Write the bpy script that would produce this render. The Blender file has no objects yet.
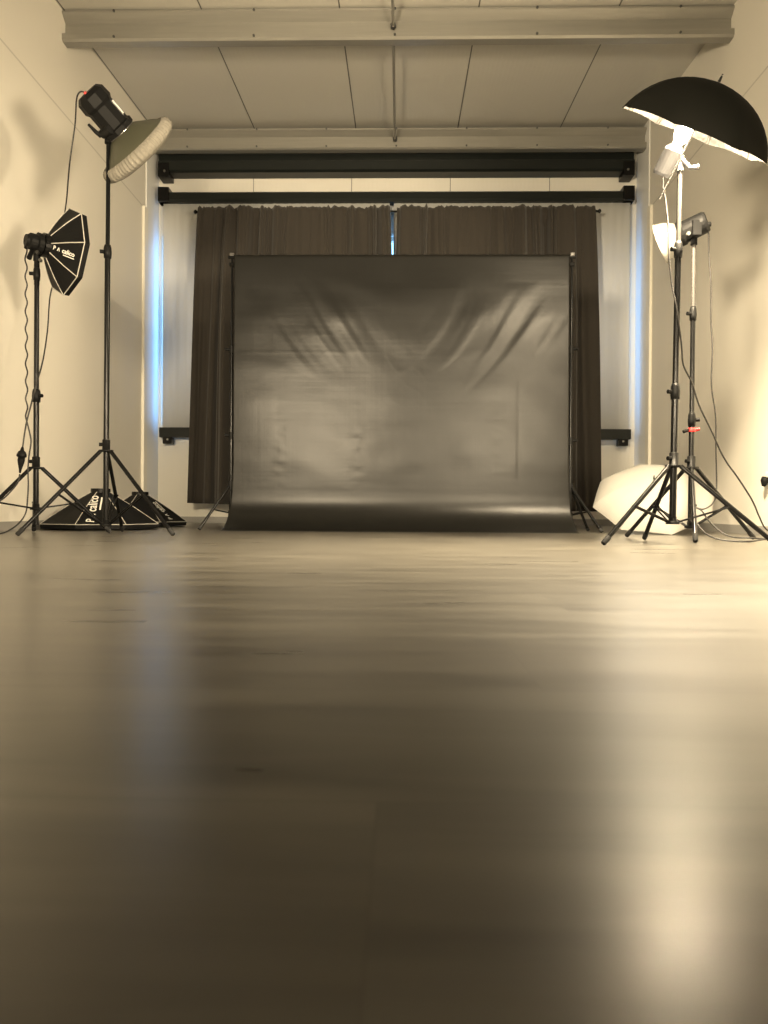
import bpy, bmesh, math, random
from mathutils import Vector, Matrix, noise
random.seed(7)
PI = math.pi
sc = bpy.context.scene
COL = sc.collection

# ------------------------------------------------------------------ camera
F = 740.0
H = 0.19
YAW, PITCH, ROLL = 0.0216, 0.0057, 0.0065
CR = (Matrix.Rotation(YAW, 3, 'Z') @ Matrix.Rotation(PI / 2 - PITCH, 3, 'X') @ Matrix.Rotation(ROLL, 3, 'Z'))
cam = bpy.data.cameras.new('camera')
cam.sensor_fit = 'VERTICAL'
cam.sensor_height = 36.0
cam.sensor_width = 27.0
cam.lens = F / 1024 * 36
cam.clip_start = 0.02
cam.dof.use_dof = True
cam.dof.focus_distance = 5.6
cam.dof.aperture_fstop = 7.0
camo = bpy.data.objects.new('camera', cam)
COL.objects.link(camo)
camo.matrix_world = Matrix.Translation((0, 0, H)) @ CR.to_4x4()
sc.camera = camo


def at(x, y, D):
    """world point at depth D (room axis) seen at photo pixel x, y"""
    d = CR @ Vector(((x - 384) / F, (512 - y) / F, -1))
    return Vector((0, 0, H)) + d * (D / d.y)


# ------------------------------------------------------------------ materials
def mat(name, col, rough=0.5, metal=0.0, spec=0.5, emit=None, estr=0.0, coat=0.0):
    m = bpy.data.materials.new(name)
    m.use_nodes = True
    b = m.node_tree.nodes['Principled BSDF']
    b.inputs['Base Color'].default_value = (*col, 1)
    b.inputs['Roughness'].default_value = rough
    b.inputs['Metallic'].default_value = metal
    b.inputs['Specular IOR Level'].default_value = spec
    b.inputs['Coat Weight'].default_value = coat
    if emit:
        b.inputs['Emission Color'].default_value = (*emit, 1)
        b.inputs['Emission Strength'].default_value = estr
    return m


def nt(m):
    return m.node_tree.nodes, m.node_tree.links, m.node_tree.nodes['Principled BSDF']


def bump_noise(m, scale=(40, 40, 40), strength=0.2, dist=0.002, detail=3, colvar=0.0):
    n, l, b = nt(m)
    tc = n.new('ShaderNodeTexCoord')
    mp = n.new('ShaderNodeMapping')
    mp.inputs['Scale'].default_value = scale
    no = n.new('ShaderNodeTexNoise')
    no.inputs['Scale'].default_value = 1.0
    no.inputs['Detail'].default_value = detail
    bu = n.new('ShaderNodeBump')
    bu.inputs['Strength'].default_value = strength
    bu.inputs['Distance'].default_value = dist
    l.new(tc.outputs['Object'], mp.inputs['Vector'])
    l.new(mp.outputs['Vector'], no.inputs['Vector'])
    l.new(no.outputs['Fac'], bu.inputs['Height'])
    l.new(bu.outputs['Normal'], b.inputs['Normal'])
    if colvar:
        c = b.inputs['Base Color'].default_value[:3]
        mx = n.new('ShaderNodeMix')
        mx.data_type = 'RGBA'
        mx.inputs['A'].default_value = (*[v * (1 - colvar) for v in c], 1)
        mx.inputs['B'].default_value = (*[min(1, v * (1 + colvar)) for v in c], 1)
        l.new(no.outputs['Fac'], mx.inputs['Factor'])
        l.new(mx.outputs['Result'], b.inputs['Base Color'])
    return m


def math_node(n, l, op, a, b=None, c=None):
    q = n.new('ShaderNodeMath')
    q.operation = op
    for i, v in enumerate((a, b, c)):
        if v is None:
            continue
        if isinstance(v, (int, float)):
            q.inputs[i].default_value = v
        else:
            l.new(v, q.inputs[i])
    return q.outputs[0]


def seam_material(name, col, axis, positions=None, period=None, phase=0.0, half=0.004, dark=0.35, ripple=None, rough=0.5, spec=0.4):
    """painted panel with narrow dark joints across one axis and, optionally, fine ribs"""
    m = mat(name, col, rough, 0, spec)
    n, l, b = nt(m)
    geo = n.new('ShaderNodeNewGeometry')
    sep = n.new('ShaderNodeSeparateXYZ')
    l.new(geo.outputs['Position'], sep.inputs[0])
    o = sep.outputs[axis]
    facs = []
    if period:
        t = math_node(n, l, 'SUBTRACT', o, phase - period / 2)
        t = math_node(n, l, 'DIVIDE', t, period)
        t = math_node(n, l, 'FRACT', t)
        t = math_node(n, l, 'SUBTRACT', t, 0.5)
        t = math_node(n, l, 'ABSOLUTE', t)
        t = math_node(n, l, 'MULTIPLY', t, period)
        facs.append(math_node(n, l, 'LESS_THAN', t, half))
    for p in positions or []:
        t = math_node(n, l, 'SUBTRACT', o, p)
        t = math_node(n, l, 'ABSOLUTE', t)
        facs.append(math_node(n, l, 'LESS_THAN', t, half))
    f = facs[0]
    for g in facs[1:]:
        f = math_node(n, l, 'MAXIMUM', f, g)
    no = n.new('ShaderNodeTexNoise')
    no.inputs['Scale'].default_value = 0.8
    no.inputs['Detail'].default_value = 4
    l.new(geo.outputs['Position'], no.inputs['Vector'])
    base = n.new('ShaderNodeMix')
    base.data_type = 'RGBA'
    base.inputs['A'].default_value = (*[v * 0.95 for v in col], 1)
    base.inputs['B'].default_value = (*[min(1, v * 1.05) for v in col], 1)
    l.new(no.outputs['Fac'], base.inputs['Factor'])
    mx = n.new('ShaderNodeMix')
    mx.data_type = 'RGBA'
    l.new(base.outputs['Result'], mx.inputs['A'])
    mx.inputs['B'].default_value = (*[v * dark for v in col], 1)
    l.new(f, mx.inputs['Factor'])
    l.new(mx.outputs['Result'], b.inputs['Base Color'])
    h = math_node(n, l, 'MULTIPLY', f, -1.0)
    if ripple:
        w = math_node(n, l, 'MULTIPLY', sep.outputs[ripple[0]], 2 * PI / ripple[1])
        w = math_node(n, l, 'SINE', w)
        w = math_node(n, l, 'MULTIPLY', w, ripple[2])
        h = math_node(n, l, 'ADD', h, w)
    bu = n.new('ShaderNodeBump')
    bu.inputs['Strength'].default_value = 0.4
    bu.inputs['Distance'].default_value = 0.003
    l.new(h, bu.inputs['Height'])
    l.new(bu.outputs['Normal'], b.inputs['Normal'])
    return m


M = {}
WALLC = (0.72, 0.69, 0.62)
M['wall_side'] = seam_material('painted_wall', WALLC, 'Z', positions=[3.56], half=0.008, dark=0.75, rough=0.6)
M['wall_back'] = seam_material('panel_wall', (0.74, 0.71, 0.63), 'X', period=1.17, phase=-0.60, half=0.005, dark=0.35,
                               ripple=('X', 0.05, 0.15), rough=0.5)
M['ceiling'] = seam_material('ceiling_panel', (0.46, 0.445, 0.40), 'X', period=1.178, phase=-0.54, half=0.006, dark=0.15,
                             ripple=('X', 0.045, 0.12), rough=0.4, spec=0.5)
M['reveal'] = bump_noise(mat('white_lining', (0.78, 0.78, 0.76), 0.5), (30, 30, 30), 0.05)
M['trim'] = mat('cream_trim', (0.80, 0.77, 0.68), 0.45)
M['skirting'] = mat('grey_skirting', (0.30, 0.29, 0.27), 0.5)
M['black_metal'] = bump_noise(mat('black_metal', (0.005, 0.005, 0.005), 0.25, 0.0, 0.18), (200, 200, 200), 0.03, 0.0005)
M['black_plastic'] = bump_noise(mat('black_plastic', (0.006, 0.006, 0.006), 0.5, 0, 0.12), (300, 300, 300), 0.1, 0.0005)
M['rail'] = bump_noise(mat('dark_coated_rail', (0.009, 0.011, 0.010), 0.4, 0, 0.25), (5, 60, 60), 0.05, 0.001, 3, 0.2)
M['chrome'] = mat('grey_metal', (0.25, 0.245, 0.24), 0.32, 1.0)
M['grey_plastic'] = mat('grey_plastic', (0.10, 0.10, 0.105), 0.4)
M['pole_grey'] = mat('grey_pole', (0.035, 0.033, 0.031), 0.5, 0.0, 0.2)
M['steel'] = bump_noise(mat('galvanised_steel', (0.30, 0.29, 0.26), 0.45, 0.6), (2, 40, 40), 0.06, 0.002, 4, 0.12)
M['bolt'] = mat('dark_bolt', (0.08, 0.08, 0.08), 0.4, 0.6)
M['rubber'] = mat('black_rubber', (0.008, 0.008, 0.008), 0.8)
M['cable'] = mat('black_cable', (0.012, 0.011, 0.01), 0.5)
M['nylon'] = bump_noise(mat('black_nylon', (0.006, 0.006, 0.006), 0.55, 0, 0.1), (120, 120, 120), 0.3, 0.001)
M['piping'] = mat('pale_piping', (0.42, 0.40, 0.36), 0.6)
M['print'] = mat('white_print', (0.75, 0.73, 0.68), 0.6)
M['red'] = mat('red_plastic', (0.6, 0.03, 0.03), 0.4)
M['sock'] = bump_noise(mat('pale_sock_fabric', (0.175, 0.162, 0.135), 0.9), (90, 90, 90), 0.3, 0.002)
M['dish'] = mat('olive_metal', (0.06, 0.06, 0.04), 0.45, 0.2)
M['umb_black'] = bump_noise(mat('black_umbrella_fabric', (0.005, 0.005, 0.004), 0.7, 0, 0.06), (60, 60, 60), 0.15, 0.002)


def curtain_mat():
    m = mat('taupe_curtain', (0.041, 0.036, 0.031), 0.85, 0, 0.15)
    b = m.node_tree.nodes['Principled BSDF']
    b.inputs['Sheen Weight'].default_value = 0.15
    return bump_noise(m, (400, 400, 60), 0.15, 0.001, 2, 0.12)


M['curtain'] = curtain_mat()


def vinyl_mat():
    m = mat('black_vinyl', (0.006, 0.0058, 0.005), 0.37, 0, 0.27)
    n, l, b = nt(m)
    tc = n.new('ShaderNodeTexCoord')
    hs = []
    for sx, sz, amp in ((1.2, 26, 0.5), (26, 0.8, 0.45), (9, 9, 0.6)):
        mp = n.new('ShaderNodeMapping')
        mp.inputs['Scale'].default_value = (sx, sx, sz)
        no = n.new('ShaderNodeTexNoise')
        no.inputs['Scale'].default_value = 1.0
        no.inputs['Detail'].default_value = 2
        l.new(tc.outputs['Object'], mp.inputs['Vector'])
        l.new(mp.outputs['Vector'], no.inputs['Vector'])
        hs.append(math_node(n, l, 'MULTIPLY', no.outputs['Fac'], amp))
    h = math_node(n, l, 'ADD', hs[0], hs[1])
    h = math_node(n, l, 'ADD', h, hs[2])
    bu = n.new('ShaderNodeBump')
    bu.inputs['Strength'].default_value = 0.19
    bu.inputs['Distance'].default_value = 0.006
    l.new(h, bu.inputs['Height'])
    l.new(bu.outputs['Normal'], b.inputs['Normal'])
    return m


M['vinyl'] = vinyl_mat()


def silver_mat():
    m = mat('silver_lining', (0.20, 0.195, 0.19), 0.33, 0.9)
    n, l, b = nt(m)
    tc = n.new('ShaderNodeTexCoord')
    vo = n.new('ShaderNodeTexNoise')
    vo.inputs['Scale'].default_value = 9
    vo.inputs['Detail'].default_value = 3
    bu = n.new('ShaderNodeBump')
    bu.inputs['Strength'].default_value = 0.9
    bu.inputs['Distance'].default_value = 0.03
    l.new(tc.outputs['Object'], vo.inputs['Vector'])
    l.new(vo.outputs['Fac'], bu.inputs['Height'])
    l.new(bu.outputs['Normal'], b.inputs['Normal'])
    return m


M['silver'] = silver_mat()


def translucent(name, col, fac, rough=0.7):
    m = mat(name, col, rough, 0, 0.3)
    n, l, b = nt(m)
    tr = n.new('ShaderNodeBsdfTranslucent')
    tr.inputs['Color'].default_value = (*col, 1)
    mx = n.new('ShaderNodeMixShader')
    mx.inputs['Fac'].default_value = fac
    out = n['Material Output']
    l.new(b.outputs[0], mx.inputs[1])
    l.new(tr.outputs[0], mx.inputs[2])
    l.new(mx.outputs[0], out.inputs['Surface'])
    return m


M['white_umb'] = translucent('white_umbrella_fabric', (0.44, 0.43, 0.40), 0.3)
M['screen'] = translucent('white_blind_fabric', (0.72, 0.72, 0.70), 0.15)
M['reflector'] = translucent('white_reflector', (0.27, 0.26, 0.23), 0.25, 0.3)


def pane_mat():
    m = bpy.data.materials.new('window_glass')
    m.use_nodes = True
    n, l = m.node_tree.nodes, m.node_tree.links
    n.remove(n['Principled BSDF'])
    t = n.new('ShaderNodeBsdfTransparent')
    t.inputs['Color'].default_value = (0.92, 0.96, 1, 1)
    g = n.new('ShaderNodeBsdfGlossy')
    g.inputs['Roughness'].default_value = 0.02
    mx = n.new('ShaderNodeMixShader')
    mx.inputs['Fac'].default_value = 0.06
    l.new(t.outputs[0], mx.inputs[1])
    l.new(g.outputs[0], mx.inputs[2])
    l.new(mx.outputs[0], n['Material Output'].inputs['Surface'])
    return m


M['pane'] = pane_mat()
BULB = (1.0, 0.80, 0.50)
M['bulb'] = mat('lit_bulb', (1, 0.95, 0.85), 0.3, emit=BULB, estr=70)
M['diffuser'] = mat('lit_diffuser', (0.9, 0.88, 0.82), 0.8, emit=(1.0, 0.78, 0.48), estr=14.0)


def floor_mat():
    m = mat('wood_laminate', (0.30, 0.26, 0.20), 0.3, 0, 0.6)
    n, l, b = nt(m)
    geo = n.new('ShaderNodeNewGeometry')
    sep = n.new('ShaderNodeSeparateXYZ')
    l.new(geo.outputs['Position'], sep.inputs[0])
    W, L = 0.297, 1.30
    row = math_node(n, l, 'DIVIDE', math_node(n, l, 'ADD', sep.outputs['Y'], 3 * W - 0.476), W)
    ri = math_node(n, l, 'FLOOR', row)
    rf = math_node(n, l, 'FRACT', row)
    off = math_node(n, l, 'MULTIPLY', ri, 0.437)
    cx = math_node(n, l, 'DIVIDE', math_node(n, l, 'ADD', sep.outputs['X'], 10 * L + 0.0135), L)
    cx = math_node(n, l, 'ADD', cx, math_node(n, l, 'SUBTRACT', off, 0.437 * 2))
    ci = math_node(n, l, 'FLOOR', cx)
    cf = math_node(n, l, 'FRACT', cx)
    cmb = n.new('ShaderNodeCombineXYZ')
    l.new(ri, cmb.inputs[0])
    l.new(ci, cmb.inputs[1])
    wn = n.new('ShaderNodeTexWhiteNoise')
    wn.noise_dimensions = '2D'
    l.new(cmb.outputs[0], wn.inputs['Vector'])
    # grain, shifted per plank
    gx = math_node(n, l, 'ADD', math_node(n, l, 'MULTIPLY', sep.outputs['X'], 2.2), math_node(n, l, 'MULTIPLY', wn.outputs['Value'], 40))
    gy = math_node(n, l, 'MULTIPLY', sep.outputs['Y'], 14)
    gv = n.new('ShaderNodeCombineXYZ')
    l.new(gx, gv.inputs[0])
    l.new(gy, gv.inputs[1])
    no = n.new('ShaderNodeTexNoise')
    no.inputs['Scale'].default_value = 1.0
    no.inputs['Detail'].default_value = 3
    no.inputs['Distortion'].default_value = 0.5
    l.new(gv.outputs[0], no.inputs['Vector'])
    rp = n.new('ShaderNodeValToRGB')
    rp.color_ramp.elements[0].position = 0.32
    rp.color_ramp.elements[0].color = (0.070, 0.064, 0.0525, 1)
    rp.color_ramp.elements[1].position = 0.68
    rp.color_ramp.elements[1].color = (0.130, 0.120, 0.099, 1)
    l.new(no.outputs['Fac'], rp.inputs['Fac'])
    tone = math_node(n, l, 'ADD', math_node(n, l, 'MULTIPLY', wn.outputs['Value'], 0.16), 0.92)
    mx = n.new('ShaderNodeMix')
    mx.data_type = 'RGBA'
    mx.blend_type = 'MULTIPLY'
    mx.inputs['Factor'].default_value = 1
    l.new(rp.outputs['Color'], mx.inputs['A'])
    tc = n.new('ShaderNodeCombineColor')
    for i in range(3):
        l.new(tone, tc.inputs[i])
    l.new(tc.outputs[0], mx.inputs['B'])
    s1 = math_node(n, l, 'LESS_THAN', math_node(n, l, 'SUBTRACT', 0.5, math_node(n, l, 'ABSOLUTE', math_node(n, l, 'SUBTRACT', rf, 0.5))), 0.006)
    s2 = math_node(n, l, 'LESS_THAN', math_node(n, l, 'SUBTRACT', 0.5, math_node(n, l, 'ABSOLUTE', math_node(n, l, 'SUBTRACT', cf, 0.5))), 0.0008)
    sm = math_node(n, l, 'MAXIMUM', s1, s2)
    m2 = n.new('ShaderNodeMix')
    m2.data_type = 'RGBA'
    l.new(math_node(n, l, 'MULTIPLY', sm, 0.28), m2.inputs['Factor'])
    l.new(mx.outputs['Result'], m2.inputs['A'])
    m2.inputs['B'].default_value = (0.05, 0.042, 0.032, 1)
    l.new(m2.outputs['Result'], b.inputs['Base Color'])
    bu = n.new('ShaderNodeBump')
    bu.inputs['Strength'].default_value = 0.05
    bu.inputs['Distance'].default_value = 0.001
    l.new(no.outputs['Fac'], bu.inputs['Height'])
    l.new(bu.outputs['Normal'], b.inputs['Normal'])
    rr = math_node(n, l, 'ADD', math_node(n, l, 'MULTIPLY', no.outputs['Fac'], 0.08), 0.25)
    l.new(rr, b.inputs['Roughness'])
    return m


M['floor'] = floor_mat()


# ------------------------------------------------------------------ mesh helpers
class MB:
    def __init__(self):
        self.v, self.f, self.s = [], [], []

    def add(self, vs, fs, smooth=False):
        o = len(self.v)
        self.v += [tuple(p) for p in vs]
        self.f += [tuple(i + o for i in f) for f in fs]
        self.s += [smooth] * len(fs)
        return self

    def box(self, lo, hi, mtx=None):
        x0, y0, z0 = lo
        x1, y1, z1 = hi
        vs = [Vector(p) for p in ((x0, y0, z0), (x1, y0, z0), (x1, y1, z0), (x0, y1, z0), (x0, y0, z1), (x1, y0, z1), (x1, y1, z1), (x0, y1, z1))]
        if mtx:
            vs = [mtx @ p for p in vs]
        return self.add(vs, [(0, 3, 2, 1), (4, 5, 6, 7), (0, 1, 5, 4), (1, 2, 6, 5), (2, 3, 7, 6), (3, 0, 4, 7)])

    def tube(self, pts, r, seg=12, caps=True):
        pts = [Vector(p) for p in pts]
        rs = r if isinstance(r, (list, tuple)) else [r] * len(pts)
        t0 = (pts[1] - pts[0]).normalized()
        up = Vector((0, 0, 1)) if abs(t0.z) < 0.9 else Vector((1, 0, 0))
        nrm = t0.cross(up).normalized()
        rings, prev = [], t0
        for i, p in enumerate(pts):
            if i == 0:
                t = t0
            elif i == len(pts) - 1:
                t = (pts[i] - pts[i - 1]).normalized()
            else:
                t = ((pts[i + 1] - p).normalized() + (p - pts[i - 1]).normalized())
                t = t.normalized() if t.length > 1e-6 else prev
            nrm = (nrm - t * nrm.dot(t))
            nrm = nrm.normalized() if nrm.length > 1e-6 else t.orthogonal().normalized()
            bn = t.cross(nrm)
            rings.append([p + (nrm * math.cos(2 * PI * k / seg) + bn * math.sin(2 * PI * k / seg)) * rs[i] for k in range(seg)])
            prev = t
        vs = [q for rg in rings for q in rg]
        fs = []
        for i in range(len(rings) - 1):
            for k in range(seg):
                a, b2 = i * seg + k, i * seg + (k + 1) % seg
                fs.append((a, b2, b2 + seg, a + seg))
        self.add(vs, fs, True)
        if caps:
            self.add(rings[0], [tuple(range(seg))[::-1]])
            self.add(rings[-1], [tuple(range(seg))])
        return self

    def lathe(self, prof, origin, axis, seg=24, u=None, smooth=True, close=False):
        """prof: list of (distance along axis, radius)"""
        o, n = Vector(origin), Vector(axis).normalized()
        u = (Vector(u) - n * Vector(u).dot(n)).normalized() if u is not None else n.orthogonal().normalized()
        w = n.cross(u)
        vs, fs = [], []
        for d, r in prof:
            for k in range(seg):
                a = 2 * PI * k / seg
                vs.append(o + n * d + (u * math.cos(a) + w * math.sin(a)) * r)
        m_ = len(prof)
        for i in range(m_ - 1 if not close else m_):
            j = (i + 1) % m_
            for k in range(seg):
                a, b2 = i * seg + k, i * seg + (k + 1) % seg
                fs.append((a, b2, j * seg + (k + 1) % seg, j * seg + k))
        return self.add(vs, fs, smooth)

    def cyl(self, p, q, r, seg=16, r2=None):
        p, q = Vector(p), Vector(q)
        r2 = r if r2 is None else r2
        L = (q - p).length
        self.lathe([(0, r), (L, r2)], p, q - p, seg)
        b = self.v[-2 * seg:]
        self.add(b[:seg], [tuple(range(seg))[::-1]])
        self.add(b[seg:], [tuple(range(seg))])
        return self

    def prism_x(self, prof, x0, x1, caps=True):
        """closed profile of (y, z) swept along x"""
        k = len(prof)
        vs = [(x0, y, z) for y, z in prof] + [(x1, y, z) for y, z in prof]
        fs = [(i, (i + 1) % k, (i + 1) % k + k, i + k) for i in range(k)]
        self.add(vs, fs)
        if caps:
            self.add(vs[:k], [tuple(range(k))[::-1]])
            self.add(vs[k:], [tuple(range(k))])
        return self

    def grid(self, rows, smooth=True):
        nr, nc = len(rows), len(rows[0])
        fs = [(i * nc + j, i * nc + j + 1, (i + 1) * nc + j + 1, (i + 1) * nc + j) for i in range(nr - 1) for j in range(nc - 1)]
        return self.add([p for r in rows for p in r], fs, smooth)

    def build(self, name, m, parent=None, origin=None, solid=0.0, bevel=0.0, offset=0.0):
        me = bpy.data.meshes.new(name)
        o0 = Vector(origin) if origin is not None else Vector((0, 0, 0))
        me.from_pydata([tuple(Vector(p) - o0) for p in self.v], [], self.f)
        for p, s in zip(me.polygons, self.s):
            p.use_smooth = s
        bm = bmesh.new()
        bm.from_mesh(me)
        bmesh.ops.recalc_face_normals(bm, faces=bm.faces)
        bm.to_mesh(me)
        bm.free()
        me.materials.append(m)
        o = bpy.data.objects.new(name, me)
        COL.objects.link(o)
        if parent is not None:
            o.parent = parent
            pl = Vector((0, 0, 0))
            q = parent
            while q is not None:
                pl += q.location
                q = q.parent
            o.location = o0 - pl
        else:
            o.location = o0
        if solid:
            md = o.modifiers.new('thickness', 'SOLIDIFY')
            md.thickness = solid
            md.offset = offset
        if bevel:
            md = o.modifiers.new('bevel', 'BEVEL')
            md.width = bevel
            md.segments = 2
            md.limit_method = 'ANGLE'
        return o


def tag(o, label=None, cat=None, group=None, kind=None):
    if label:
        o['label'] = label
    if cat:
        o['category'] = cat
    if group:
        o['group'] = group
    if kind:
        o['kind'] = kind
    return o


def thing(name, loc, label, cat, group=None):
    o = bpy.data.objects.new(name, None)
    o.empty_display_size = 0.1
    COL.objects.link(o)
    o.location = loc
    return tag(o, label, cat, group)


def struct(o):
    o['kind'] = 'structure'
    return o


def smooth_path(pts, n=8):
    """Catmull-Rom through the points"""
    P = [Vector(p) for p in pts]
    P = [P[0] * 2 - P[1]] + P + [P[-1] * 2 - P[-2]]
    out = []
    for i in range(1, len(P) - 2):
        a, b, c, d = P[i - 1], P[i], P[i + 1], P[i + 2]
        for k in range(n):
            t = k / n
            out.append(0.5 * ((2 * b) + (c - a) * t + (2 * a - 5 * b + 4 * c - d) * t * t + (3 * b - a - 3 * c + d) * t ** 3))
    out.append(P[-2])
    return out


def frame_of(n, near=Vector((0, -1, 0))):
    """u = sideways direction towards the viewer's side, w = upwards, both square to n"""
    n = Vector(n).normalized()
    w = Vector((0, 0, 1)) - n * n.z
    w.normalize()
    u = w.cross(n)
    if u.dot(near) < 0:
        u = -u
    return n, u, w


# ------------------------------------------------------------------ room shell
XL, XR, YB, YF = -2.91, 2.77, 8.80, -2.6
TH = 0.12


def ceil_z(y):
    return 4.412 + 0.068 * (y - 6.1)


struct(MB().box((XL - TH, YF - TH, -0.1), (XR + TH, YB + TH, 0)).build('floor', M['floor']))
# ceiling slab following the roof pitch
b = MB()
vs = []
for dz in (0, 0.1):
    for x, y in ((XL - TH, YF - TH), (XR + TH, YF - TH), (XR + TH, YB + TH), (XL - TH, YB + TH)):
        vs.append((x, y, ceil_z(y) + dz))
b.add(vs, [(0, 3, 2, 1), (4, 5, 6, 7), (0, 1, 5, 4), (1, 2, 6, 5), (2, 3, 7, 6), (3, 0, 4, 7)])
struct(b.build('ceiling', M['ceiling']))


def side_wall(name, x0, x1):
    vs = []
    for x in (x0, x1):
        vs += [(x, YF - TH, 0), (x, YB + TH, 0), (x, YB + TH, ceil_z(YB + TH) + 0.02), (x, YF - TH, ceil_z(YF - TH) + 0.02)]
    return struct(MB().add(vs, [(0, 1, 2, 3), (7, 6, 5, 4), (0, 4, 5, 1), (1, 5, 6, 2), (2, 6, 7, 3), (3, 7, 4, 0)]).build(name, M['wall_side']))


side_wall('wall_left', XL - TH, XL)
side_wall('wall_right', XR, XR + TH)
struct(MB().box((XL, YF - TH, 0), (XR, YF, ceil_z(YF) + 0.02)).build('wall_front', M['wall_side']))
# back wall with one wide window opening hidden behind blind and curtains
WX0, WX1, WZ0, WZ1 = XL + 0.05, XR - 0.20, 1.16, 3.42
b = MB()
b.box((XL, YB, 0), (XR, YB + TH, WZ0))
b.box((XL, YB, WZ1), (XR, YB + TH, ceil_z(YB) + 0.03))
b.box((XL, YB, WZ0), (WX0, YB + TH, WZ1))
b.box((WX1, YB, WZ0), (XR, YB + TH, WZ1))
struct(b.build('wall_back', M['wall_back']))
w1 = thing('window_1', ((WX0 + WX1) / 2, YB + TH / 2, WZ0), None, None)
struct(w1)
b = MB()
fr = 0.05
b.box((WX0, YB + 0.04, WZ0), (WX1, YB + 0.10, WZ0 + fr))
b.box((WX0, YB + 0.04, WZ1 - fr), (WX1, YB + 0.10, WZ1))
for i in range(6):
    x = WX0 + (WX1 - WX0 - 0.02) * i / 5
    if i in (1, 2, 3, 4):
        b.box((x - 0.02 - 0.55 * (i == 2) + 0.5 * (i == 3), YB + 0.04, WZ0 + fr), (x + 0.02 - 0.55 * (i == 2) + 0.5 * (i == 3), YB + 0.10, WZ1 - fr))
    else:
        b.box((x, YB + 0.04, WZ0 + fr), (x + 0.02, YB + 0.10, WZ1 - fr))
b.build('window_frame', M['trim'], w1)
MB().box((WX0, YB + 0.066, WZ0 + fr), (WX1, YB + 0.072, WZ1 - fr)).build('pane', M['pane'], w1)

# white lining beside the blind, end trims, skirting
YT = 8.36
for nm, xa, xb in (('trim_1', XL, XL + 0.012), ('trim_2', XR - 0.012, XR)):
    struct(MB().box((xa, YT, 0.0), (xb, YB, ceil_z(YT) - 0.0)).build(nm, M['reveal']))
for nm, xa, xb in (('trim_3', XL, XL + 0.03), ('trim_4', XR - 0.03, XR)):
    struct(MB().box((xa, YT - 0.11, 0.0), (xb, YT, 3.56)).build(nm, M['trim'], bevel=0.004))
struct(MB().box((XL, YF, 0), (XL + 0.012, YT - 0.11, 0.07)).build('baseboard_left', M['skirting']))
struct(MB().box((XR - 0.012, YF, 0), (XR, YT - 0.11, 0.07)).build('baseboard_right', M['skirting']))
struct(MB().box((XL + 0.012, YB - 0.012, 0), (XR - 0.012, YB, 0.07)).build('baseboard_back', M['skirting']))


# ------------------------------------------------------------------ roof steel
def purlin(name, y, ztop, hgt, lip, nbolts, label):
    t = thing(name, (0, y, ztop - hgt), label, 'beam', 'steel roof beams')
    e = 0.004
    # sigma shaped front: top lip leaning out, recessed web, bottom lip leaning out
    outer = [(y + 0.09, ztop), (y, ztop), (y - 0.012, ztop - 0.006), (y - 0.012, ztop - 0.022), (y + lip, ztop - 0.075),
             (y + lip, ztop - hgt + 0.080), (y - 0.012, ztop - hgt + 0.062), (y - 0.012, ztop - hgt + 0.016), (y + 0.006, ztop - hgt), (y + 0.09, ztop - hgt)]
    inner = [(p + e, q - (e if q > ztop - hgt / 2 else -e)) for p, q in outer][::-1]
    inner[0] = (y + 0.09, ztop - hgt + e)
    inner[-1] = (y + 0.09, ztop - e)
    MB().prism_x(outer + inner, XL + 0.001, XR - 0.001, False).build('profile', M['steel'], t)
    for i in range(nbolts):
        x = XL + 0.45 + (XR - XL - 0.9) * i / (nbolts - 1)
        for z in (ztop - 0.015, ztop - hgt + 0.03):
            MB().cyl((x, y - 0.0115, z), (x, y - 0.022, z), 0.011, 6).build('bolt', M['bolt'], t)
    return t


Y1 = 6.28
purlin('roof_beam', Y1, 4.415, 0.262, 0.055, 5, 'galvanised steel roof beam across the ceiling, nearer to the camera')
Y2 = 8.45
purlin('roof_beam', Y2, 4.515, 0.24, 0.05, 7, 'galvanised steel roof beam against the back wall above the black cassettes')


def tie_rod(name, ya, za, yb, zb, label, ends):
    t = thing(name, (-0.085, ya, za), label, 'rod', 'roof tie rods')
    MB().tube([(-0.085, ya, za), (-0.085, yb, zb)], 0.013, 10).build('shaft', M['steel'], t)
    for y, z in ends:
        MB().cyl((-0.085, y - 0.02, z), (-0.085, y + 0.012, z), 0.026, 6).build('nut', M['bolt'], t)
    return t


tie_rod('tie_rod', 0.5, ceil_z(0.5) - 0.10, Y1 + 0.03, 4.415 - 0.145, 'thin steel tie rod running towards the camera from the nearer roof beam', [(Y1 + 0.012, 4.415 - 0.145)])
tie_rod('tie_rod', Y1 + 0.045, 4.415 - 0.19, Y2 + 0.03, 4.515 - 0.12, 'thin steel tie rod between the two roof beams', [(Y2 + 0.012, 4.515 - 0.12)])


# ------------------------------------------------------------------ black rails and blind on the back wall
YR = 8.62


def zat(y, D, x=400):
    return at(x, y, D).z


def xat(x, y, D):
    return at(x, y, D).x


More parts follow.
